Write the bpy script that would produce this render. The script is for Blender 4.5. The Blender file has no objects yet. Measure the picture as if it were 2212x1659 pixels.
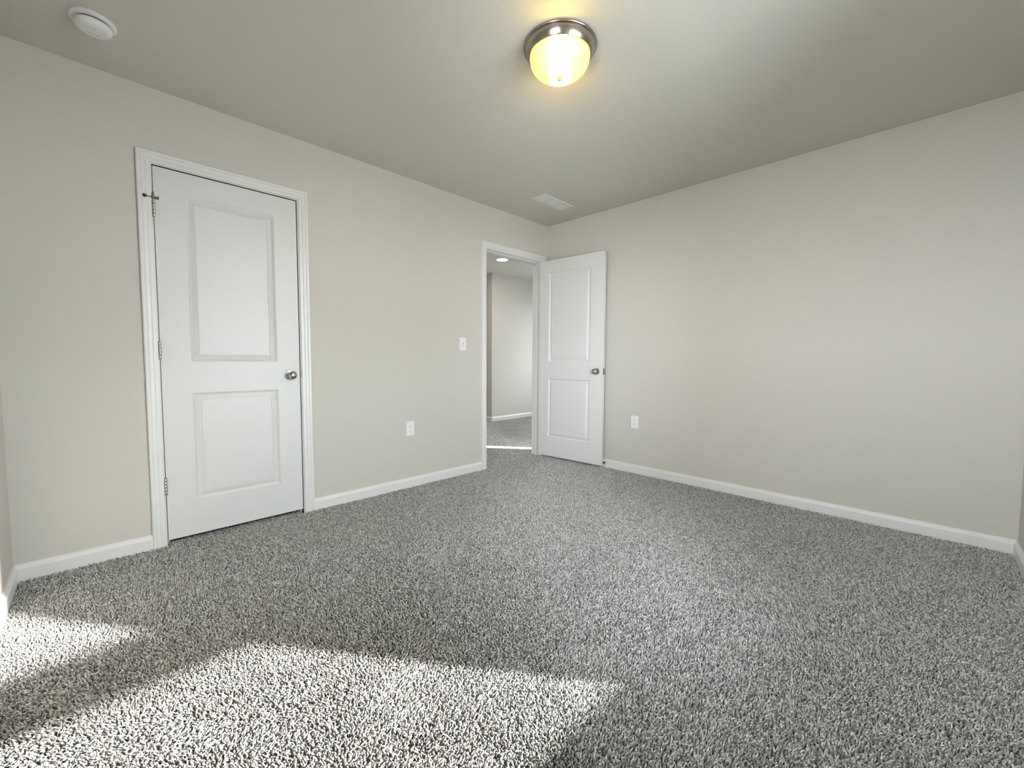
import bpy, bmesh, math
import numpy as np
from mathutils import Vector, Matrix

SC = bpy.context.scene
COL = SC.collection
PI = math.pi

# ------------------------------------------------------------------ room size
H = 2.454          # ceiling height
RX = 3.336         # inner face of the wall with the window (x)
LY = 3.796         # inner face of the wall behind the closet door's side (y = -LY)
T = 0.12           # wall thickness
TW = 0.06          # thickness of the outer walls at the windows

# ------------------------------------------------------------------ camera
cam = bpy.data.cameras.new('camera')
cam.sensor_fit = 'HORIZONTAL'
cam.sensor_width = 36.0
cam.lens = 904.68 / 2212 * 36.0
cam.clip_start = 0.02
camo = bpy.data.objects.new('camera', cam)
COL.objects.link(camo)
fw = Vector((-0.70567033, 0.70607081, -0.05910502))
rt = Vector((0.70710438, 0.7070938, 0.00466476))
up = Vector((-0.04508645, 0.03850163, 0.99824087))
m = Matrix((rt, up, -fw)).transposed().to_4x4()
m.translation = (2.9619, -3.4991, 1.0406)
camo.matrix_world = m
SC.camera = camo

# ------------------------------------------------------------------ light and exposure
SUN_DIR = Vector((-1.0, -0.76, -0.55)).normalized()     # the way the sunlight travels
SUN_STRENGTH = 46.0
SKY_STRENGTH = 2.5
SC.view_settings.view_transform = 'Standard'
SC.view_settings.look = 'None'
SC.view_settings.gamma = 1.0
SC.view_settings.use_curve_mapping = False
SC.view_settings.exposure = 0.0
SC.cycles.use_denoising = True
SC.cycles.max_bounces = 10
SC.cycles.diffuse_bounces = 7
SC.cycles.glossy_bounces = 4
SC.cycles.transmission_bounces = 6
SC.cycles.transparent_max_bounces = 8
SC.cycles.caustics_reflective = False
SC.cycles.caustics_refractive = False
SC.cycles.sample_clamp_indirect = 6.0

world = bpy.data.worlds.new('sky')
SC.world = world
world.use_nodes = True
wn = world.node_tree
wn.nodes.clear()
w_out = wn.nodes.new('ShaderNodeOutputWorld')
w_bg = wn.nodes.new('ShaderNodeBackground')
w_mix = wn.nodes.new('ShaderNodeMix'); w_mix.data_type = 'RGBA'
w_geo = wn.nodes.new('ShaderNodeNewGeometry')
w_sep = wn.nodes.new('ShaderNodeSeparateXYZ')
w_map = wn.nodes.new('ShaderNodeMapRange')
wn.links.new(w_geo.outputs['Incoming'], w_sep.inputs[0])
wn.links.new(w_sep.outputs['Z'], w_map.inputs['Value'])
w_map.inputs['From Min'].default_value = 0.0
w_map.inputs['From Max'].default_value = -0.8
wn.links.new(w_map.outputs[0], w_mix.inputs['Factor'])
w_mix.inputs['A'].default_value = (0.925, 0.975, 1.045, 1)     # hazy horizon
w_mix.inputs['B'].default_value = (0.80, 0.90, 1.0, 1)     # zenith
wn.links.new(w_mix.outputs['Result'], w_bg.inputs['Color'])
w_boost = wn.nodes.new('ShaderNodeMapRange')               # sky boosted on the -y side to light the right wall
wn.links.new(w_sep.outputs['Y'], w_boost.inputs['Value'])
w_boost.inputs['From Min'].default_value = 0.3
w_boost.inputs['From Max'].default_value = 1.0
w_boost.inputs['To Min'].default_value = 9.0 * SKY_STRENGTH
w_boost.inputs['To Max'].default_value = 13.0 * SKY_STRENGTH
wn.links.new(w_boost.outputs[0], w_bg.inputs['Strength'])
wn.links.new(w_bg.outputs[0], w_out.inputs['Surface'])

sun = bpy.data.lights.new('sun', 'SUN')
sun.energy = SUN_STRENGTH
sun.color = (1.0, 0.98, 0.95)
sun.angle = math.radians(1.6)
suno = bpy.data.objects.new('sun', sun)
suno.rotation_euler = SUN_DIR.to_track_quat('-Z', 'Y').to_euler()
suno.location = (8, 5, 5)
COL.objects.link(suno)

# window openings; each gets a portal, which only guides the sampling of the sky
WY0, WY1, WZ0, WZ1 = -2.50, -1.493, 0.551, 2.10      # window_1 in the wall x = RX
VX0W, VX1W, VZ0, VZ1 = 2.12, 3.05, 0.85, 2.10      # fill_window_2 in the wall y = -LY, added unseen for fill
HX0, HX1, HZ0, HZ1 = -1.75, -0.70, 0.40, 2.00       # fill_window_3 in the end wall, added unseen to brighten the hall
SLIT0, SLIT1 = 0.185, 0.395                        # unseen wall gap added to throw the sun streak across the hall


def add_portal(name, loc, rot, w, h):
    l = bpy.data.lights.new(name, 'AREA')
    l.shape = 'RECTANGLE'
    l.size, l.size_y = w, h
    l.cycles.is_portal = True
    o = bpy.data.objects.new(name, l)
    o.location, o.rotation_euler = loc, rot
    COL.objects.link(o)


add_portal('portal_right', (RX + TW + 0.01, (WY0 + WY1) / 2, (WZ0 + WZ1) / 2), (0, PI / 2, 0), WZ1 - WZ0, WY1 - WY0)
add_portal('portal_left', ((VX0W + VX1W) / 2, -LY - TW - 0.01, (VZ0 + VZ1) / 2), (PI / 2, 0, 0), VX1W - VX0W, VZ1 - VZ0)
add_portal('portal_hall', ((HX0 + HX1) / 2, 3.6 + T + 0.01, (HZ0 + HZ1) / 2), (-PI / 2, 0, 0), HX1 - HX0, HZ1 - HZ0)
add_portal('portal_gap', (0.01, (SLIT0 + SLIT1) / 2, 1.025), (0, PI / 2, 0), 2.05, SLIT1 - SLIT0)


# ------------------------------------------------------------------ materials
def mat(name, color, rough=0.6, metal=0.0, bump=0.0, bscale=60.0, spec=0.5, var=0.0, coat=0.0):
    mt = bpy.data.materials.new(name)
    mt.use_nodes = True
    nt = mt.node_tree
    b = nt.nodes['Principled BSDF']
    b.inputs['Base Color'].default_value = (*color, 1)
    b.inputs['Roughness'].default_value = rough
    b.inputs['Metallic'].default_value = metal
    b.inputs['Specular IOR Level'].default_value = spec
    tc = nt.nodes.new('ShaderNodeTexCoord')
    if var:
        n = nt.nodes.new('ShaderNodeTexNoise')
        n.inputs['Scale'].default_value = bscale * 0.4
        n.inputs['Detail'].default_value = 4
        nt.links.new(tc.outputs['Object'], n.inputs['Vector'])
        mx = nt.nodes.new('ShaderNodeMix'); mx.data_type = 'RGBA'
        mx.inputs['A'].default_value = (*[c * (1 - var) for c in color], 1)
        mx.inputs['B'].default_value = (*[min(1, c * (1 + var)) for c in color], 1)
        nt.links.new(n.outputs['Fac'], mx.inputs['Factor'])
        nt.links.new(mx.outputs['Result'], b.inputs['Base Color'])
    if bump:
        n2 = nt.nodes.new('ShaderNodeTexNoise')
        n2.inputs['Scale'].default_value = bscale
        n2.inputs['Detail'].default_value = 3
        nt.links.new(tc.outputs['Object'], n2.inputs['Vector'])
        bp = nt.nodes.new('ShaderNodeBump')
        bp.inputs['Strength'].default_value = bump
        bp.inputs['Distance'].default_value = 0.002
        nt.links.new(n2.outputs['Fac'], bp.inputs['Height'])
        nt.links.new(bp.outputs[0], b.inputs['Normal'])
    return mt


def emit(name, color, strength):
    mt = bpy.data.materials.new(name)
    mt.use_nodes = True
    nt = mt.node_tree
    nt.nodes.clear()
    o = nt.nodes.new('ShaderNodeOutputMaterial')
    e = nt.nodes.new('ShaderNodeEmission')
    e.inputs['Color'].default_value = (*color, 1)
    e.inputs['Strength'].default_value = strength
    nt.links.new(e.outputs[0], o.inputs['Surface'])
    return mt


M_WALL = mat('wall_paint', (0.60, 0.575, 0.53), 0.7, bump=0.10, bscale=220, spec=0.3)
M_CEIL = mat('ceiling_paint', (0.60, 0.575, 0.525), 0.85, bump=0.12, bscale=160, spec=0.2)
M_TRIM = mat('white_trim_paint', (0.76, 0.76, 0.75), 0.35, bump=0.008, bscale=90)
M_DOOR = mat('white_door_paint', (0.70, 0.70, 0.695), 0.40, bump=0.05, bscale=180)
M_NICKEL = mat('satin_nickel', (0.47, 0.44, 0.41), 0.28, 1.0, bump=0.02, bscale=300)
M_PAN = mat('brushed_nickel', (0.37, 0.325, 0.28), 0.22, 1.0, bump=0.02, bscale=300)
M_STEEL = mat('dark_steel', (0.20, 0.19, 0.18), 0.4, 1.0)
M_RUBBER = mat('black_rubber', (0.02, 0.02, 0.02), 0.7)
M_PLASTIC = mat('white_plastic', (0.84, 0.84, 0.85), 0.4, bump=0.01, bscale=40)
M_SLOT = mat('dark_slot', (0.10, 0.10, 0.10), 0.7)
M_DARK = mat('dark_void', (0.03, 0.03, 0.03), 0.9)
M_VENT = mat('white_vent_enamel', (0.72, 0.71, 0.67), 0.5)
M_BASE = mat('carpet_backing', (0.13, 0.125, 0.12), 0.95, bump=0.5, bscale=200, var=0.3, spec=0.1)
M_GROUND = mat('bounce_ground', (0.86, 0.86, 0.85), 0.9, bump=0.3, bscale=3, var=0.1, spec=0.1)  # unseen ground, colour raised to bounce light up to the ceiling


def carpet_material():
    mt = bpy.data.materials.new('carpet_yarn')
    mt.use_nodes = True
    nt = mt.node_tree
    b = nt.nodes['Principled BSDF']
    b.inputs['Roughness'].default_value = 0.95
    b.inputs['Specular IOR Level'].default_value = 0.1
    b.inputs['Sheen Weight'].default_value = 0.15
    at = nt.nodes.new('ShaderNodeAttribute')
    at.attribute_name = 'yarn'
    cr = nt.nodes.new('ShaderNodeValToRGB')
    e = cr.color_ramp.elements
    e[0].position, e[0].color = 0.0, (0.22, 0.210, 0.204, 1)
    e[1].position, e[1].color = 1.0, (0.94, 0.92, 0.905, 1)
    k = e.new(0.35); k.color = (0.46, 0.446, 0.435, 1)
    k = e.new(0.75); k.color = (0.74, 0.72, 0.705, 1)
    nt.links.new(at.outputs['Fac'], cr.inputs['Fac'])
    nt.links.new(cr.outputs['Color'], b.inputs['Base Color'])
    return mt


M_YARN = carpet_material()


def lamp_glass_material():
    """Lit alabaster-look glass: whitest along the line of the two bulbs inside, honey yellow away from it."""
    mt = bpy.data.materials.new('lit_frosted_glass')
    mt.use_nodes = True
    nt = mt.node_tree
    b = nt.nodes['Principled BSDF']
    b.inputs['Base Color'].default_value = (0.55, 0.46, 0.25, 1)
    b.inputs['Roughness'].default_value = 0.3
    tc = nt.nodes.new('ShaderNodeTexCoord')
    sp = nt.nodes.new('ShaderNodeSeparateXYZ')
    nt.links.new(tc.outputs['Object'], sp.inputs[0])
    ab = nt.nodes.new('ShaderNodeMath'); ab.operation = 'ABSOLUTE'
    nt.links.new(sp.outputs['X'], ab.inputs[0])
    nz = nt.nodes.new('ShaderNodeTexNoise')
    nz.inputs['Scale'].default_value = 14
    nt.links.new(tc.outputs['Object'], nz.inputs['Vector'])
    ad = nt.nodes.new('ShaderNodeMath'); ad.operation = 'MULTIPLY_ADD'
    nt.links.new(nz.outputs['Fac'], ad.inputs[0])
    ad.inputs[1].default_value = 0.02
    nt.links.new(ab.outputs[0], ad.inputs[2])
    cr = nt.nodes.new('ShaderNodeValToRGB')
    e = cr.color_ramp.elements
    e[0].position, e[0].color = 0.0, (1.0, 0.65, 0.12, 1)
    e[1].position, e[1].color = 1.0, (0.0135, 0.0095, 0.0016, 1)
    k = e.new(0.28); k.color = (0.60, 0.40, 0.030, 1)
    k = e.new(0.42); k.color = (0.13, 0.085, 0.0050, 1)
    k = e.new(0.88); k.color = (0.050, 0.032, 0.0022, 1)
    sc = nt.nodes.new('ShaderNodeMath'); sc.operation = 'MULTIPLY'
    nt.links.new(ad.outputs[0], sc.inputs[0])
    sc.inputs[1].default_value = 1 / 0.145
    nt.links.new(sc.outputs[0], cr.inputs['Fac'])
    nt.links.new(cr.outputs['Color'], b.inputs['Emission Color'])
    b.inputs['Emission Strength'].default_value = 80.0
    return mt


M_LAMP = lamp_glass_material()
M_HALL_LAMP = emit('lit_diffuser', (1.0, 0.96, 0.88), 200.0)


def glass_material():
    mt = bpy.data.materials.new('window_glass')
    mt.use_nodes = True
    nt = mt.node_tree
    nt.nodes.clear()
    o = nt.nodes.new('ShaderNodeOutputMaterial')
    tr = nt.nodes.new('ShaderNodeBsdfTransparent')
    tr.inputs['Color'].default_value = (0.97, 0.98, 0.97, 1)
    gl = nt.nodes.new('ShaderNodeBsdfGlossy')
    gl.inputs['Roughness'].default_value = 0.02
    fr = nt.nodes.new('ShaderNodeFresnel')
    fr.inputs['IOR'].default_value = 1.45
    mx = nt.nodes.new('ShaderNodeMixShader')
    nt.links.new(fr.outputs[0], mx.inputs[0])
    nt.links.new(tr.outputs[0], mx.inputs[1])
    nt.links.new(gl.outputs[0], mx.inputs[2])
    nt.links.new(mx.outputs[0], o.inputs['Surface'])
    return mt


M_GLASS = glass_material()


# ------------------------------------------------------------------ mesh helpers
def obj(name, bm, material, parent=None, smooth=False, angle=40):
    me = bpy.data.meshes.new(name)
    bmesh.ops.recalc_face_normals(bm, faces=bm.faces)
    bm.to_mesh(me)
    bm.free()
    me.materials.append(material)
    if smooth:
        for p in me.polygons:
            p.use_smooth = True
        try:
            me.set_sharp_from_angle(angle=math.radians(angle))
        except Exception:
            pass
    o = bpy.data.objects.new(name, me)
    COL.objects.link(o)
    if parent:
        o.parent = parent
    return o


def empty(name, loc=(0, 0, 0), rot=(0, 0, 0)):
    o = bpy.data.objects.new(name, None)
    o.empty_display_size = 0.05
    o.location = loc
    o.rotation_euler = rot
    COL.objects.link(o)
    return o


def tag(o, label, cat, group=None, kind=None):
    o['label'] = label
    o['category'] = cat
    if group:
        o['group'] = group
    if kind:
        o['kind'] = kind
    return o


def box(bm, x0, x1, y0, y1, z0, z1, bevel=0.0):
    vs = [bm.verts.new(c) for c in ((x0, y0, z0), (x1, y0, z0), (x1, y1, z0), (x0, y1, z0),
                                    (x0, y0, z1), (x1, y0, z1), (x1, y1, z1), (x0, y1, z1))]
    fs = [bm.faces.new([vs[i] for i in q]) for q in ((0, 3, 2, 1), (4, 5, 6, 7), (0, 1, 5, 4), (1, 2, 6, 5), (2, 3, 7, 6), (3, 0, 4, 7))]
    if bevel:
        es = list({e for f in fs for e in f.edges})
        bmesh.ops.bevel(bm, geom=es, offset=bevel, segments=2, profile=0.7, affect='EDGES')


def boxes(*bs, bevel=0.0):
    bm = bmesh.new()
    for b in bs:
        box(bm, *b, bevel=bevel)
    return bm


def lathe(bm, prof, seg=48, mtx=None, close=True):
    """prof: (radius, height) pairs turned about +Z, then moved by mtx."""
    rings = []
    for r, z in prof:
        if r < 1e-6:
            rings.append([bm.verts.new((0, 0, z))])
        else:
            rings.append([bm.verts.new((r * math.cos(2 * PI * i / seg), r * math.sin(2 * PI * i / seg), z)) for i in range(seg)])
    vs = [v for r in rings for v in r]
    for a, b in zip(rings, rings[1:]):
        for i in range(seg):
            j = (i + 1) % seg
            if len(a) == 1 and len(b) == 1:
                continue
            if len(a) == 1:
                bm.faces.new((a[0], b[i], b[j]))
            elif len(b) == 1:
                bm.faces.new((a[i], a[j], b[0]))
            else:
                bm.faces.new((a[i], a[j], b[j], b[i]))
    if close:
        for r in (rings[0], rings[-1]):
            if len(r) > 1:
                bm.faces.new(r)
    if mtx is not None:
        bmesh.ops.transform(bm, matrix=mtx, verts=vs)
    return vs


def sweep(bm, prof, path, closed_ends=True):
    """prof: list of 2-D (u, v); path: list of (origin, U, V) frames. Joins successive copies of the profile."""
    rings = []
    for o, U, V in path:
        o, U, V = Vector(o), Vector(U), Vector(V)
        rings.append([bm.verts.new(o + U * u + V * v) for u, v in prof])
    n = len(prof)
    for a, b in zip(rings, rings[1:]):
        for i in range(n):
            j = (i + 1) % n
            bm.faces.new((a[i], a[j], b[j], b[i]))
    if closed_ends:
        bm.faces.new(rings[0])
        bm.faces.new(rings[-1])


def axis_matrix(loc, direction):
    q = Vector(direction).to_track_quat('Z', 'Y')
    return Matrix.Translation(loc) @ q.to_matrix().to_4x4()


# ------------------------------------------------------------------ the shell
D1A, D1B = -3.2374, -2.5290        # closet door slab, left and right edge (y)
ZB, ZT = 0.0236, 2.0556            # slab bottom and top
J1A, J1B = D1A - 0.003, D1B + 0.006
J2A, J2B = -0.8780, -0.1030        # clear width of the open doorway
JZ = ZT + 0.007
JT = 0.018                         # jamb board thickness
XH = -2.19                         # far wall of the hall

FLOOR_TOP = -0.013
sl = obj('floor', boxes((-3.9, RX + 0.3, -LY - 0.3, 3.6, -0.20, FLOOR_TOP)), M_BASE)
tag(sl, 'subfloor under the grey carpet', 'floor', kind='structure')
ce = obj('ceiling', boxes((-3.9, RX + T, -LY - T, 3.6, H, H + 0.15)), M_CEIL)
tag(ce, 'flat matt ceiling with a round lamp', 'ceiling', kind='structure')

wl = boxes((-T, 0, -LY - T, J1A - JT, FLOOR_TOP, H),
           (-T, 0, J1A - JT, J1B + JT, JZ + JT, H),
           (-T, 0, J1B + JT, J2A - JT, FLOOR_TOP, H),
           (-T, 0, J2A - JT, J2B + JT, JZ + JT, H),
           (-T, 0, J2B + JT, SLIT0, FLOOR_TOP, H),
           (-T, 0, SLIT0, SLIT1, 2.05, H),
           (-T, 0, SLIT1, 3.6, FLOOR_TOP, H))
tag(obj('wall_left', wl, M_WALL), 'beige wall holding the closet door and the open doorway', 'wall', kind='structure')
tag(obj('wall_right', boxes((0, RX, 0, T, FLOOR_TOP, H)), M_WALL), 'plain beige wall behind the open door', 'wall', kind='structure')
tag(obj('wall_near_left', boxes((0, VX0W, -LY - TW, -LY, FLOOR_TOP, H), (VX1W, RX, -LY - TW, -LY, FLOOR_TOP, H),
                           (VX0W, VX1W, -LY - TW, -LY, FLOOR_TOP, VZ0), (VX0W, VX1W, -LY - TW, -LY, VZ1, H)), M_WALL), 'beige wall at the left edge of the view', 'wall', kind='structure')
wn_ = boxes((RX, RX + TW, -LY - TW, WY0, FLOOR_TOP, H),
            (RX, RX + TW, WY1, T, FLOOR_TOP, H),
            (RX, RX + TW, WY0, WY1, FLOOR_TOP, WZ0),
            (RX, RX + TW, WY0, WY1, WZ1, H))
tag(obj('wall_near_right', wn_, M_WALL), 'beige wall at the right edge with the window', 'wall', kind='structure')
# hall beyond the doorway
tag(obj('wall_hall', boxes((XH - T, XH, 1.18, 3.6, FLOOR_TOP, H)), M_WALL), 'bright beige hall wall seen through the open doorway', 'wall', kind='structure')
tag(obj('wall_hall_end', boxes((-3.0, HX0, 3.6, 3.6 + T, FLOOR_TOP, H), (HX1, 0, 3.6, 3.6 + T, FLOOR_TOP, H),
                               (HX0, HX1, 3.6, 3.6 + T, FLOOR_TOP, HZ0), (HX0, HX1, 3.6, 3.6 + T, HZ1, H)), M_WALL), 'end wall of the hall out of sight to the right', 'wall', kind='structure')
for nm, bx, lb in (('wall_hall_near', (-3.0, -T, -1.42, -1.30, FLOOR_TOP, H), 'end wall of the hall out of sight to the left'),
                   ('wall_hall_left', (-2.75, -2.63, -1.30, 1.46, FLOOR_TOP, H), 'hall wall set back from the bright one'),
                   ('wall_hall_recess', (-2.75, XH - T, 1.46, 1.58, FLOOR_TOP, H), 'shaded hall wall beside the bright hall wall')):
    tag(obj(nm, boxes(bx), M_WALL), lb, 'wall', kind='structure')
cl = boxes((-0.80, -0.75, -LY - T, -2.2, FLOOR_TOP, H), (-0.75, -T, -LY - T, -LY, FLOOR_TOP, H), (-0.75, -T, -2.25, -2.2, FLOOR_TOP, H))
tag(obj('wall_closet', cl, M_WALL), 'closet walls behind the shut door', 'wall', kind='structure')

tag(obj('sky_baffle', boxes((1.6, RX + 0.5, -5.3, -LY - TW, 2.30, 2.40)), M_TRIM), 'eave added unseen outside to keep steep sky light off the floor', 'baffle', kind='structure')  # added overhang, out of view, blocks steep sky above the rear window
g = boxes((-60, 60, -60, 60, -3.2, -3.0))
tag(obj('ground', g, M_GROUND), 'ground outside the house, made pale to bounce light indoors', 'ground', kind='structure')

# ---- baseboards
BP = [(0, FLOOR_TOP), (0.0141, FLOOR_TOP), (0.0141, 0.054), (0.0128, 0.0575), (0.0065, 0.0705), (0.0055, 0.0765), (0, 0.0772)]


def baseboard(bm, p0, p1, n, m0=0.0, m1=0.0):
    """straight run from p0 to p1 on a wall with inward normal n; m0/m1 = 1 mitres that end at an inside corner"""
    d = (Vector((*p1, 0)) - Vector((*p0, 0))).normalized()
    rings = []
    for p, s in ((p0, m0), (p1, -m1)):
        rings.append((Vector((*p, 0)), Vector((*n, 0)) + d * s, Vector((0, 0, 1))))
    sweep(bm, BP, rings)


CW = 0.058                         # casing width
bm = bmesh.new()
baseboard(bm, (0, -LY), (0, J1A - 0.005 - CW), (1, 0), 1, 0)
baseboard(bm, (0, J1B + 0.005 + CW), (0, J2A - 0.005 - CW), (1, 0))
tag(obj('baseboard_left', bm, M_TRIM), 'white baseboard along the wall with the doors', 'baseboard', kind='structure')
bm = bmesh.new()
baseboard(bm, (0.0, 0), (RX, 0), (0, -1), 1, 1)
tag(obj('baseboard_right', bm, M_TRIM), 'white baseboard along the plain right wall', 'baseboard', kind='structure')
bm = bmesh.new()
baseboard(bm, (0, -LY), (RX, -LY), (0, 1), 1, 1)
tag(obj('baseboard_near_left', bm, M_TRIM), 'white baseboard at the left edge of the view', 'baseboard', kind='structure')
bm = bmesh.new()
baseboard(bm, (RX, -LY), (RX, 0), (-1, 0), 1, 1)
tag(obj('baseboard_near_right', bm, M_TRIM), 'white baseboard at the right edge of the view', 'baseboard', kind='structure')
bm = bmesh.new()
baseboard(bm, (XH, 1.18), (XH, 3.6), (1, 0), 0, 0)
baseboard(bm, (XH - T, 1.18), (XH, 1.18), (0, -1), 0, 0)
baseboard(bm, (-2.63, 1.46), (XH - T, 1.46), (0, -1), 0, 0)
baseboard(bm, (-2.63, -1.3), (-2.63, 1.46), (1, 0), 0, 0)
tag(obj('baseboard_hall', bm, M_TRIM), 'white baseboard in the hall beyond the open doorway', 'baseboard', kind='structure')

# ---- door casings and jambs
CP = [(0, 0), (0, 0.008), (0.003, 0.0105), (0.017, 0.0115), (0.021, 0.0105), (0.024, 0.0135), (0.036, 0.0150),
      (0.040, 0.0140), (0.044, 0.0175), (0.054, 0.0180), (0.058, 0.0150), (0.058, 0)]


def doorway(name, ya, yb, label, stop_x, both=False):
    """jamb boards lining the opening ya..yb plus the mitred casing on the room side (and hall side when both)"""
    root = empty(name, (0, (ya + yb) / 2, 0))
    inv = Matrix.Translation((0, -(ya + yb) / 2, 0))
    j = boxes((-T, 0, ya - JT, ya, FLOOR_TOP, JZ + JT), (-T, 0, yb, yb + JT, FLOOR_TOP, JZ + JT), (-T, 0, ya, yb, JZ, JZ + JT))
    bmesh.ops.transform(j, matrix=inv, verts=j.verts)
    obj('jamb', j, M_TRIM, root)
    st = boxes((stop_x - 0.034, stop_x, ya, ya + 0.011, FLOOR_TOP, JZ - 0.0111), (stop_x - 0.034, stop_x, yb - 0.011, yb, FLOOR_TOP, JZ - 0.0111),
               (stop_x - 0.034, stop_x, ya, yb, JZ - 0.011, JZ), bevel=0.0015)
    bmesh.ops.transform(st, matrix=inv, verts=st.verts)
    obj('door_stop_strip', st, M_TRIM, root)
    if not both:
        g_ = boxes((-0.0355, -0.004, ya, ya + 0.0008, FLOOR_TOP, JZ), (-0.0355, -0.004, yb - 0.0008, yb, FLOOR_TOP, JZ), (-0.0355, -0.004, ya, yb, JZ - 0.0008, JZ))  # added black strips colour the door gap as shade, not a real seal
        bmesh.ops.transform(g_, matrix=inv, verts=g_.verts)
        go = obj('gap_shade', g_, M_RUBBER, root)
        go['label'] = 'thin black strip painting in the shade of the gap round the shut door'
    sides = ((0.0, 1),) + (((-T, -1),) if both else ())
    for x, s in sides:
        c = bmesh.new()
        a, b, z = ya - 0.005, yb + 0.005, JZ + 0.005
        X = (s, 0, 0)
        sweep(c, CP, [((x, a, FLOOR_TOP), (0, -1, 0), X), ((x, a, z), (0, -1, 1), X), ((x, b, z), (0, 1, 1), X), ((x, b, FLOOR_TOP), (0, 1, 0), X)])
        bmesh.ops.transform(c, matrix=inv, verts=c.verts)
        obj('casing', c, M_TRIM, root)
    tag(root, label, 'door frame', kind='structure')
    return root


doorway('trim_1', J1A, J1B, 'white moulded frame around the shut closet door', -0.0365)
doorway('trim_2', J2A, J2B, 'white moulded frame around the open doorway', -0.0365, both=True)


# ------------------------------------------------------------------ doors
PROF = [(0.0, 0.0), (0.0015, -0.0040), (0.006, -0.0058), (0.010, -0.0105), (0.0125, -0.0120), (0.016, -0.0112),
        (0.036, -0.0040), (0.0385, -0.0036), (0.0400, -0.0056), (0.042, -0.0040)]


def door_slab_mesh(w, px0, px1, zb, zt, panels, t=0.035):
    """local: x across the width, y = 0 front face, y = t back face (front normal is -y)"""
    bm = bmesh.new()
    bands = [zb] + [z for p in panels for z in p] + [zt]
    for side in (0, 1):
        def P(x, d, z):
            return (x, -d if side == 0 else t + d, z)

        def quad(*c):
            bm.faces.new([bm.verts.new(q) for q in c])
        quad(P(0, 0, zb), P(px0, 0, zb), P(px0, 0, zt), P(0, 0, zt))
        quad(P(px1, 0, zb), P(w, 0, zb), P(w, 0, zt), P(px1, 0, zt))
        for k in range(0, len(bands), 2):
            quad(P(px0, 0, bands[k]), P(px1, 0, bands[k]), P(px1, 0, bands[k + 1]), P(px0, 0, bands[k + 1]))
        for z0, z1 in panels:
            for (i0, d0), (i1, d1) in zip(PROF, PROF[1:]):
                a = [P(px0 + i0, d0, z0 + i0), P(px1 - i0, d0, z0 + i0), P(px1 - i0, d0, z1 - i0), P(px0 + i0, d0, z1 - i0)]
                b = [P(px0 + i1, d1, z0 + i1), P(px1 - i1, d1, z0 + i1), P(px1 - i1, d1, z1 - i1), P(px0 + i1, d1, z1 - i1)]
                for k in range(4):
                    l = (k + 1) % 4
                    quad(a[k], a[l], b[l], b[k])
            i, d = PROF[-1]
            quad(P(px0 + i, d, z0 + i), P(px1 - i, d, z0 + i), P(px1 - i, d, z1 - i), P(px0 + i, d, z1 - i))
    for c in (((0, 0, zb), (0, t, zb), (0, t, zt), (0, 0, zt)), ((w, 0, zb), (w, t, zb), (w, t, zt), (w, 0, zt)),
              ((0, 0, zb), (w, 0, zb), (w, t, zb), (0, t, zb)), ((0, 0, zt), (w, 0, zt), (w, t, zt), (0, t, zt))):
        bm.faces.new([bm.verts.new(q) for q in c])
    bmesh.ops.remove_doubles(bm, verts=bm.verts, dist=1e-5)
    return bm


def knob(parent, x, y, z, sgn, reach=0.062):
    """round passage knob; sgn = -1 for the front (-y) side, +1 for the back"""
    k = reach / 0.062
    mtx = axis_matrix((x, y, z), (0, sgn, 0))
    bm = bmesh.new()
    lathe(bm, [(0, 0), (0.0325, 0), (0.0325, 0.003), (0.030, 0.0065), (0.020, 0.008), (0.014, 0.0085), (0, 0.0085)], 48, mtx)
    ro = obj('rosette', bm, M_NICKEL, parent, True)
    bm = bmesh.new()
    prof = [(0.0125, 0.0085), (0.0115, 0.014), (0.0120, 0.022)]
    for i in range(17):
        a = -0.42 * PI + i * (0.92 * PI) / 16
        prof.append((0.0275 * math.cos(a) if i < 16 else 0.0, 0.0425 + 0.0195 * math.sin(a)))
    lathe(bm, [(r, h * k) for r, h in prof], 48, mtx)
    kn = obj('knob', bm, M_NICKEL, parent, True)
    ro.parent = kn
    return kn


def hinge(parent, x, y, z, leaf_dir, label=None):
    bm = bmesh.new()
    mt = Matrix.Translation((x, y, z))
    for i in range(5):
        z0 = -0.0445 + i * 0.0178
        lathe(bm, [(0.0, z0), (0.0054, z0), (0.0060, z0 + 0.001), (0.0060, z0 + 0.0165), (0.0054, z0 + 0.0174), (0.0, z0 + 0.0174)], 20, mt)
    lathe(bm, [(0, 0.0443), (0.0066, 0.0443), (0.0066, 0.0465), (0.004, 0.0485), (0, 0.049)], 20, mt)
    lathe(bm, [(0, -0.049), (0.004, -0.0485), (0.0066, -0.0465), (0.0066, -0.0443), (0, -0.0443)], 20, mt)
    return obj('hinge', bm, M_NICKEL, parent, True)


UP = (1.018, 1.932)
LO = (0.227, 0.840)
# closet door: local x runs along +y of the room, front (-y local) faces +x of the room
d1 = empty('door_1', (0.0, D1A, 0), (0, 0, PI / 2))
tag(d1, 'shut white two-panel closet door with a round nickel knob', 'door', kind='structure')
obj('slab', door_slab_mesh(D1B - D1A, 0.134, 0.575, ZB, ZT, [LO, UP]), M_DOOR, d1)
knob(d1, 0.651, 0.0, 0.930, -1)
for hz in (0.328, 1.080):
    hinge(d1, -0.0015, -0.0055, hz, 1)
hg = hinge(d1, -0.0015, -0.0055, 1.835, 1)
bm = bmesh.new()      # hinge-pin stop on the top hinge
lathe(bm, [(0, 0), (0.0095, 0), (0.0095, 0.012), (0, 0.012)], 24, Matrix.Translation((-0.0015, -0.0055, 1.882)))
lathe(bm, [(0, 0), (0.0045, 0), (0.0052, 0.018), (0.002, 0.026), (0, 0.026)], 24, Matrix.Translation((-0.0015, -0.0055, 1.893)))
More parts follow.
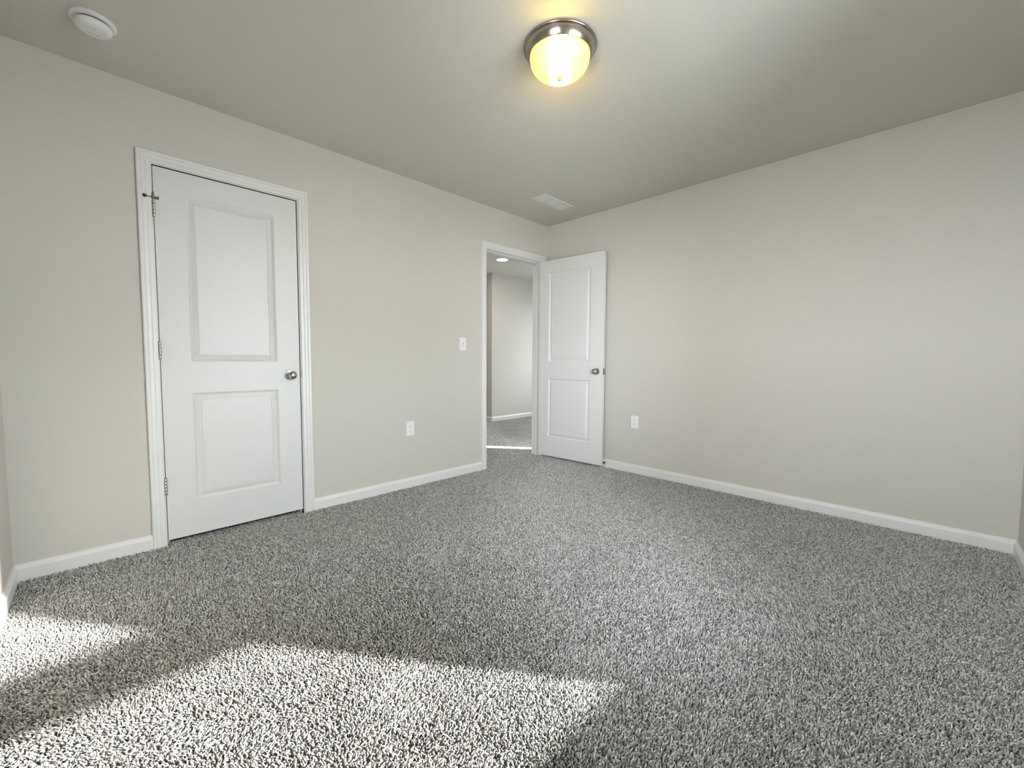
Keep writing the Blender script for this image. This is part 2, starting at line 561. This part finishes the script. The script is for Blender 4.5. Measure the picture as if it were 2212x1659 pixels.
lathe(bm, [(0, 0), (0.0035, 0), (0.0035, 0.030), (0, 0.030)], 16, axis_matrix((-0.0015, -0.0075, 1.888), (-1, -0.25, 0)))
lathe(bm, [(0, 0), (0.0035, 0), (0.0035, 0.017), (0, 0.017)], 16, axis_matrix((-0.0015, -0.0075, 1.888), (1, -0.10, 0)))
ps = obj('pin_stop', bm, M_STEEL, hg, True)
ps['label'] = 'dark steel hinge-pin stop with two bumper arms'
bm = bmesh.new()
lathe(bm, [(0, 0), (0.006, 0), (0.0085, 0.003), (0.0085, 0.012), (0.006, 0.016), (0, 0.016)], 20, axis_matrix((-0.029, -0.0145, 1.888), (-1, 0.0, 0)))
box(bm, 0.0135, 0.0215, -0.0140, -0.0040, 1.882, 1.895, bevel=0.0015)
obj('bumper', bm, M_RUBBER, hg, True)
# strike plate on the jamb beside the closet door's latch
bm = boxes((D1B - D1A + 0.0035, D1B - D1A + 0.0062, 0.002, 0.034, 0.905, 0.962))
box(bm, D1B - D1A + 0.0030, D1B - D1A + 0.0062, -0.0050, 0.003, 0.910, 0.957)
obj('strike_plate', bm, M_STEEL, d1)

# bedroom door, swung open against the right wall; front = the face towards the room
A2 = math.radians(3.84)
W2 = 0.7598
d2 = empty('door_2', (0.0085, -0.1389, 0), (0, 0, A2))
tag(d2, 'white two-panel bedroom door standing open against the right wall', 'door', kind='structure')
obj('slab', door_slab_mesh(W2, 0.124, 0.614, ZB, ZT, [LO, UP]), M_DOOR, d2)
knob(d2, 0.692, 0.0, 0.928, -1)
knob(d2, 0.692, 0.035, 0.928, 1, 0.043)
bm = boxes((W2 - 0.001, W2 + 0.0012, 0.005, 0.030, 0.900, 0.957), bevel=0.0005)
lp = obj('latch_plate', bm, M_STEEL, d2)
bm = bmesh.new()
lathe(bm, [(0, 0), (0.0085, 0), (0.0085, 0.009), (0.006, 0.0115), (0, 0.0115)], 20, axis_matrix((W2 + 0.001, 0.0175, 0.9285), (1, 0, 0)))
obj('latch_bolt', bm, M_NICKEL, lp, True)
for hz in (0.328, 1.080, 1.835):
    h2 = hinge(d2, -0.009, 0.0375, hz, 1)
    bm = boxes((-0.0022, 0.0004, 0.004, 0.036, hz - 0.0445, hz + 0.0445))
    obj('hinge_leaf', bm, M_STEEL, h2)

# ------------------------------------------------------------------ windows (sunny one beside the camera, plus unseen ones added for fill light)
def window(name, loc, rz, w, z0, z1, rail, label, sill=True):
    """local: x across, y = 0 the inner wall face, +y outwards; z from the opening's bottom"""
    root = empty(name, loc, (0, 0, rz))
    tag(root, label, 'window', kind='structure')
    h, y0, y1, f = z1 - z0, 0.015, 0.050, 0.030
    obj('window_frame', boxes((-w / 2, -w / 2 + f, y0, y1, 0, h), (w / 2 - f, w / 2, y0, y1, 0, h),
                              (-w / 2 + f, w / 2 - f, y0, y1, 0, f), (-w / 2 + f, w / 2 - f, y0, y1, h - f, h)), M_TRIM, root)
    cuts = [f, h - f]
    if rail:
        a, b = rail[0] - z0, rail[1] - z0
        obj('meeting_rail', boxes((-w / 2 + f, w / 2 - f, y0, y1, a, b)), M_TRIM, root)
        cuts = [f, a, b, h - f]
    for a, b in zip(cuts[0::2], cuts[1::2]):
        obj('pane', boxes((-w / 2 + f, w / 2 - f, y0 + 0.013, y0 + 0.017, a, b)), M_GLASS, root)
    if sill:
        obj('window_sill', boxes((-w / 2 - 0.03, w / 2 + 0.03, -0.025, -0.0005, -0.018, 0)), M_TRIM, root)


window('window_1', (RX, (WY0 + WY1) / 2, WZ0), -PI / 2, WY1 - WY0, WZ0, WZ1, (1.152, 1.358), 'white framed window beside the camera that lets in the sun')
window('fill_window_2', ((VX0W + VX1W) / 2, -LY, VZ0), PI, VX1W - VX0W, VZ0, VZ1, None, 'white framed window added unseen behind the camera to light the plain right wall')
window('fill_window_3', ((HX0 + HX1) / 2, 3.6, HZ0), 0.0, HX1 - HX0, HZ0, HZ1, None, 'window added out of sight in the end wall to light the hall', False)

# ------------------------------------------------------------------ ceiling lamp
LX, LYC = 1.706, -1.945
lamp = empty('ceiling_light', (LX, LYC, H), (0, 0, math.radians(38)))
tag(lamp, 'round flush-mount lamp with brushed nickel pan and glowing glass bowl', 'ceiling light')
bm = bmesh.new()
lathe(bm, [(0.0, -0.0005), (0.1630, -0.0005), (0.1650, -0.003), (0.1650, -0.006), (0.1630, -0.0085), (0.1570, -0.0090), (0.1550, -0.0105),
           (0.1560, -0.0130), (0.1540, -0.020), (0.1500, -0.030), (0.1455, -0.039), (0.1420, -0.0445), (0.1400, -0.0465), (0.1370, -0.0465), (0.1365, -0.030), (0, -0.030)], 96)
obj('pan', bm, M_PAN, lamp, True, 25)
bm = bmesh.new()
prof = [(0.1340, -0.036), (0.1355, -0.046), (0.1352, -0.052)]
for i in range(1, 15):
    a = i / 14 * PI / 2
    prof.append((0.1345 * math.cos(a) ** 0.85 if i < 14 else 0.0, -0.052 - 0.079 * math.sin(a)))
lathe(bm, prof, 96, None, close=False)
obj('glass_bowl', bm, M_LAMP, lamp, True, 80)
bm = bmesh.new()
lathe(bm, [(0, -0.1290), (0.0140, -0.1296), (0.0160, -0.1325), (0.0150, -0.1350), (0.0110, -0.1365), (0.0125, -0.1390), (0.0105, -0.1430), (0.0050, -0.1465), (0, -0.1475)], 32)
fi = obj('finial', bm, mat('brass_finial', (0.78, 0.62, 0.38), 0.45, 0.5), lamp, True)

# ------------------------------------------------------------------ smoke detector
sd = empty('smoke_detector', (0.405, -3.443, H))
tag(sd, 'round white smoke detector on the ceiling above the closet door', 'smoke detector')
bm = bmesh.new()
lathe(bm, [(0, 0), (0.072, 0), (0.074, -0.003), (0.074, -0.009), (0.071, -0.012), (0.063, -0.0135), (0, -0.0135)], 64)
obj('mounting_ring', bm, M_PLASTIC, sd, True)
bm = bmesh.new()
lathe(bm, [(0, -0.0130), (0.053, -0.0130), (0.053, -0.0205), (0, -0.0205)], 64)
obj('sensing_slot', bm, M_DARK, sd)
bm = bmesh.new()
lathe(bm, [(0, -0.0200), (0.0585, -0.0200), (0.0600, -0.025), (0.057, -0.036), (0.052, -0.041), (0.040, -0.0435), (0.0, -0.0445)], 64)
obj('cover', bm, M_PLASTIC, sd, True)
bm = bmesh.new()
lathe(bm, [(0, -0.0430), (0.012, -0.0430), (0.012, -0.0460), (0.010, -0.0470), (0, -0.0470)], 32, Matrix.Translation((0.018, 0.010, 0)))
obj('test_button', bm, M_PLASTIC, sd, True)
bm = bmesh.new()
for k in range(3):
    lathe(bm, [(0, -0.0432), (0.002, -0.0432), (0.002, -0.0442), (0, -0.0442)], 12, Matrix.Translation((-0.022, -0.012 + k * 0.012, 0)))
obj('indicator', bm, M_SLOT, sd)

# ------------------------------------------------------------------ ceiling air vent
VX0, VX1, VY0, VY1 = 0.408, 0.566, -0.715, -0.310
vent = empty('air_vent', ((VX0 + VX1) / 2, (VY0 + VY1) / 2, H))
tag(vent, 'white rectangular ceiling air vent with three louvred sections', 'air vent')
cx, cy = (VX0 + VX1) / 2, (VY0 + VY1) / 2
sx, sy = (VX1 - VX0) / 2, (VY1 - VY0) / 2
ox = 0.051
secs = [(-0.1635, -0.0715), (-0.0460, 0.0460), (0.0715, 0.1635)]
bm = bmesh.new()
zt, zb_ = 0.0, -0.006
# face plate: bars round the openings, bevelled rim
cuts = [-sy + 0.004] + [v for s in secs for v in s] + [sy - 0.004]
for a, b in zip(cuts[0::2], cuts[1::2]):
    box(bm, -ox, ox, a, b, zb_, zt)
box(bm, -sx + 0.004, -ox, -sy + 0.004, sy - 0.004, zb_, zt)
box(bm, ox, sx - 0.004, -sy + 0.004, sy - 0.004, zb_, zt)
rim = [[(-sx, -sy), (sx, -sy), (sx, sy), (-sx, sy)], [(-sx + 0.006, -sy + 0.006), (sx - 0.006, -sy + 0.006), (sx - 0.006, sy - 0.006), (-sx + 0.006, sy - 0.006)]]
ra = [bm.verts.new((*p, -0.0008)) for p in rim[0]]
rb = [bm.verts.new((*p, -0.0072)) for p in rim[1]]
rc = [bm.verts.new((*p, 0.0)) for p in rim[1]]
for i in range(4):
    j = (i + 1) % 4
    bm.faces.new((ra[i], ra[j], rb[j], rb[i]))
    bm.faces.new((rb[i], rb[j], rc[j], rc[i]))
obj('face_plate', bm, M_VENT, vent)
bm = boxes((-ox, ox, -0.175, 0.175, -0.0006, 0.0))
obj('duct_opening', bm, M_DARK, vent)
for a, b in secs:
    bm = bmesh.new()
    n = 8
    for k in range(n):
        x = -ox + (k + 0.5) * 2 * ox / n
        vs = [bm.verts.new(q) for q in ((x + 0.0062, a, -0.0015), (x - 0.0030, a, -0.0058), (x - 0.0036, a, -0.0050), (x + 0.0056, a, -0.0007),
                                        (x + 0.0062, b, -0.0015), (x - 0.0030, b, -0.0058), (x - 0.0036, b, -0.0050), (x + 0.0056, b, -0.0007))]
        for q in ((0, 1, 2, 3), (7, 6, 5, 4), (0, 4, 5, 1), (1, 5, 6, 2), (2, 6, 7, 3), (3, 7, 4, 0)):
            bm.faces.new([vs[i] for i in q])
    obj('louvre', bm, M_VENT, vent)


# ------------------------------------------------------------------ switch and outlets (built facing local -y, then turned)
def plate(parent, holes):
    bm = bmesh.new()
    w, h, t = 0.0365, 0.0590, 0.0055
    outer = [(-w, -h), (w, -h), (w, h), (-w, h)]
    a = [bm.verts.new((x, 0, z)) for x, z in outer]
    b = [bm.verts.new((x * 0.985, -t * 0.5, z * 0.99)) for x, z in outer]
    c = [bm.verts.new((x * 0.90, -t, z * 0.94)) for x, z in outer]
    for p, q in ((a, b), (b, c)):
        for i in range(4):
            j = (i + 1) % 4
            bm.faces.new((p[i], p[j], q[j], q[i]))
    bm.faces.new(c)
    bm.faces.new(a)
    return obj('cover_plate', bm, M_PLASTIC, parent)


def screw(parent, z):
    bm = bmesh.new()
    lathe(bm, [(0, 0), (0.0032, 0), (0.0030, 0.0010), (0.0015, 0.0014), (0, 0.0014)], 16, axis_matrix((0, -0.0052, z), (0, -1, 0)))
    return obj('screw', bm, M_PLASTIC, parent, True)


sw = empty('light_switch', (0.0005, -1.160, 1.172), (0, 0, PI / 2))
tag(sw, 'white toggle light switch on the wall left of the open doorway', 'light switch')
plate(sw, 1)
bm = boxes((-0.0055, 0.0055, -0.0062, -0.0050, -0.0125, 0.0125))
sf = obj('switch_slot', bm, M_SLOT, sw)
bm = bmesh.new()
vs = [bm.verts.new(q) for q in ((-0.0042, -0.005, -0.0105), (0.0042, -0.005, -0.0105), (0.0042, -0.005, 0.0090), (-0.0042, -0.005, 0.0090),
                                (-0.0035, -0.0165, -0.0135), (0.0035, -0.0165, -0.0135), (0.0035, -0.0150, -0.0070), (-0.0035, -0.0150, -0.0070))]
for q in ((0, 3, 2, 1), (4, 5, 6, 7), (0, 1, 5, 4), (1, 2, 6, 5), (2, 3, 7, 6), (3, 0, 4, 7)):
    bm.faces.new([vs[i] for i in q])
obj('toggle', bm, M_PLASTIC, sw)
screw(sw, 0.030); screw(sw, -0.030)


def receptacle(parent, zc):
    bm = bmesh.new()
    pts = []
    for i in range(32):
        a = 2 * PI * i / 32
        pts.append((0.0165 * math.cos(a), max(-0.0135, min(0.0135, 0.0165 * math.sin(a)))))
    f = [bm.verts.new((x, -0.0072, zc + z)) for x, z in pts]
    r = [bm.verts.new((x * 1.05, -0.0050, zc + z * 1.05)) for x, z in pts]
    bm.faces.new(f)
    for i in range(32):
        j = (i + 1) % 32
        bm.faces.new((r[i], r[j], f[j], f[i]))
    rc = obj('receptacle', bm, M_PLASTIC, parent)
    bm = boxes((-0.0075, -0.0055, -0.00745, -0.0070, zc - 0.001, zc + 0.0085), (0.0055, 0.0075, -0.00745, -0.0070, zc + 0.0005, zc + 0.0085))
    lathe(bm, [(0, 0), (0.0030, 0), (0.0030, 0.0005), (0, 0.0005)], 16, axis_matrix((0, -0.0070, zc - 0.0075), (0, -1, 0)))
    obj('slots', bm, M_SLOT, rc)


def outlet(loc, rz, label):
    o = empty('wall_outlet', loc, (0, 0, rz))
    tag(o, label, 'outlet', 'white duplex outlets low on the walls')
    plate(o, 2)
    receptacle(o, 0.0195)
    receptacle(o, -0.0195)
    screw(o, 0.0)
    return o


outlet((0.0005, -1.702, 0.4765), PI / 2, 'white duplex outlet on the left wall between the closet door and the open doorway')
outlet((1.0600, -0.0005, 0.4690), 0.0, 'white duplex outlet on the plain right wall beside the open door')

# ------------------------------------------------------------------ baseboard door stop behind the open door
st = empty('door_stop', (0.762, -0.014, 0.043))
tag(st, 'small spring door stop with black tip on the baseboard behind the open door', 'door stop')
bm = bmesh.new()
lathe(bm, [(0, 0), (0.011, 0), (0.010, 0.003), (0.006, 0.005), (0, 0.005)], 24, axis_matrix((0, 0, 0), (0, -1, 0)))
obj('base', bm, M_NICKEL, st, True)
bm = bmesh.new()
prev = None
N = 7 * 12
for i in range(N + 1):
    a = 2 * PI * i / 12
    yy = -0.004 - 0.014 * i / N
    ring = []
    for k in range(6):
        b = 2 * PI * k / 6
        r = 0.0045 + 0.0010 * math.cos(b)
        ring.append(bm.verts.new((r * math.cos(a), yy + 0.0010 * math.sin(b), r * math.sin(a))))
    if prev:
        for k in range(6):
            l = (k + 1) % 6
            bm.faces.new((prev[k], prev[l], ring[l], ring[k]))
    prev = ring
obj('spring', bm, M_NICKEL, st, True)
bm = bmesh.new()
lathe(bm, [(0, 0), (0.007, 0), (0.0085, 0.003), (0.0085, 0.008), (0.006, 0.011), (0, 0.011)], 24, axis_matrix((0, -0.017, 0), (0, -1, 0)))
obj('tip', bm, M_RUBBER, st, True)

# ------------------------------------------------------------------ hall ceiling light
hl = empty('recessed_light', (-1.41, 0.667, H))
tag(hl, 'round recessed light glowing on the hall ceiling beyond the open doorway', 'recessed light')
bm = bmesh.new()
lathe(bm, [(0.074, -0.0005), (0.092, -0.0005), (0.093, -0.003), (0.088, -0.007), (0.076, -0.008), (0.074, -0.006), (0.074, -0.0005)], 64, None, close=False)
obj('trim_ring', bm, M_PLASTIC, hl, True)
bm = bmesh.new()
lathe(bm, [(0, -0.001), (0.0745, -0.001), (0.0745, -0.0055), (0.06, -0.008), (0, -0.009)], 64)
obj('diffuser', bm, M_HALL_LAMP, hl, True)


# ------------------------------------------------------------------ carpet pile
def carpet(name, areas, label, seed):
    rng = np.random.default_rng(seed)
    sp = 0.0059
    P = []
    for x0, x1, y0, y1 in areas:
        nx, ny = int((x1 - x0) / sp), int((y1 - y0) / sp)
        gx, gy = np.meshgrid(x0 + (np.arange(nx) + 0.5) * (x1 - x0) / nx, y0 + (np.arange(ny) + 0.5) * (y1 - y0) / ny)
        p = np.stack([gx.ravel(), gy.ravel()], 1)
        p += rng.uniform(-0.45, 0.45, p.shape) * sp
        P.append(p)
    P = np.concatenate(P)
    n = len(P)
    x, y = P[:, 0], P[:, 1]
    # brushed nap: slow field of lean directions with soft patches (vacuum strokes, footprints)
    f = np.zeros(n); g2 = np.zeros(n)
    for wl, amp in ((2.1, 0.9), (1.1, 0.7), (0.55, 0.6), (0.30, 0.5), (0.17, 0.35)):
        for _ in range(3):
            a = rng.uniform(0, 2 * PI); k = 2 * PI / wl
            f += amp * 0.58 * np.sin(k * (x * math.cos(a) + y * math.sin(a)) + rng.uniform(0, 2 * PI))
            a = rng.uniform(0, 2 * PI)
            g2 += amp * 0.5 * np.sin(k * (x * math.cos(a) + y * math.sin(a)) + rng.uniform(0, 2 * PI))
    th = -0.9 + f * 1.1 + rng.normal(0, 1.15, n)
    lean = np.clip(0.0078 + 0.0017 * g2 + rng.normal(0, 0.0028, n), 0.001, 0.014)
    ht = np.clip(0.0125 + rng.normal(0, 0.0018, n) - 0.25 * (lean - 0.007), 0.006, 0.0165)
    dx, dy = np.cos(th), np.sin(th)
    # three rings of three corners: root, belly, tip, each yarn slightly curved and twisted
    R = np.stack([np.full(n, 0.0022), rng.uniform(0.0021, 0.0029, n), rng.uniform(0.0011, 0.0018, n)], 1)
    frac = np.array([0.0, 0.45, 1.0]); zf = np.array([0.0, 0.68, 1.0])
    tw = rng.uniform(0, 2 * PI, n)
    side = np.stack([-dy, dx, np.zeros(n)], 1)
    V = np.empty((n, 3, 3, 3), np.float32)
    for i in range(3):
        cxyz = np.stack([x + dx * lean * frac[i], y + dy * lean * frac[i], FLOOR_TOP + 0.0005 + ht * zf[i]], 1)
        ax = np.stack([dx * lean * (0.7 + 0.9 * frac[i]), dy * lean * (0.7 + 0.9 * frac[i]), ht * (1.3 - 0.8 * frac[i])], 1)
        ax /= np.linalg.norm(ax, axis=1)[:, None]
        nor = np.cross(ax, side)
        for j in range(3):
            a = tw + j * 2 * PI / 3 + i * 0.6
            V[:, i, j] = cxyz + R[:, i, None] * (np.cos(a)[:, None] * side + np.sin(a)[:, None] * nor)
    quads = []
    for i in range(2):
        for j in range(3):
            k = (j + 1) % 3
            quads += [i * 3 + j, i * 3 + k, (i + 1) * 3 + k, (i + 1) * 3 + j]
    per = np.array(quads + [6, 7, 8])
    starts = np.array([0, 4, 8, 12, 16, 20, 24])
    Q = (np.arange(n)[:, None] * 9 + per[None]).reshape(-1).astype(np.int32)
    LS = (np.arange(n)[:, None] * 27 + starts[None]).reshape(-1).astype(np.int32)
    V = V.reshape(-1, 3)
    me = bpy.data.meshes.new(name)
    me.vertices.add(len(V)); me.vertices.foreach_set('co', V.ravel())
    me.loops.add(len(Q)); me.loops.foreach_set('vertex_index', Q)
    me.polygons.add(len(LS))
    me.polygons.foreach_set('loop_start', LS)
    me.polygons.foreach_set('use_smooth', np.ones(len(LS), dtype=bool))
    at = me.attributes.new('yarn', 'FLOAT', 'POINT')
    at.data.foreach_set('value', np.repeat(rng.random(n).astype(np.float32), 9))
    me.update(calc_edges=True)
    me.materials.append(M_YARN)
    o = bpy.data.objects.new(name, me)
    COL.objects.link(o)
    tag(o, label, 'carpet', kind='stuff')


carpet('bedroom_carpet', [(0.015, RX - 0.015, -LY + 0.015, -0.015), (-0.05, 0.0155, J1A + 0.012, J1B - 0.012), (-0.050, 0.0155, J2A + 0.003, J2B - 0.003)],
       'speckled grey-beige cut-pile carpet covering the bedroom floor', 7)
carpet('hall_carpet', [(-2.18, -0.125, -1.05, 2.3), (-0.125, -0.066, J2A + 0.003, J2B - 0.003), (-2.61, -2.18, 0.6, 1.15)],
       'grey-beige cut-pile carpet in the hall beyond the open doorway', 11)
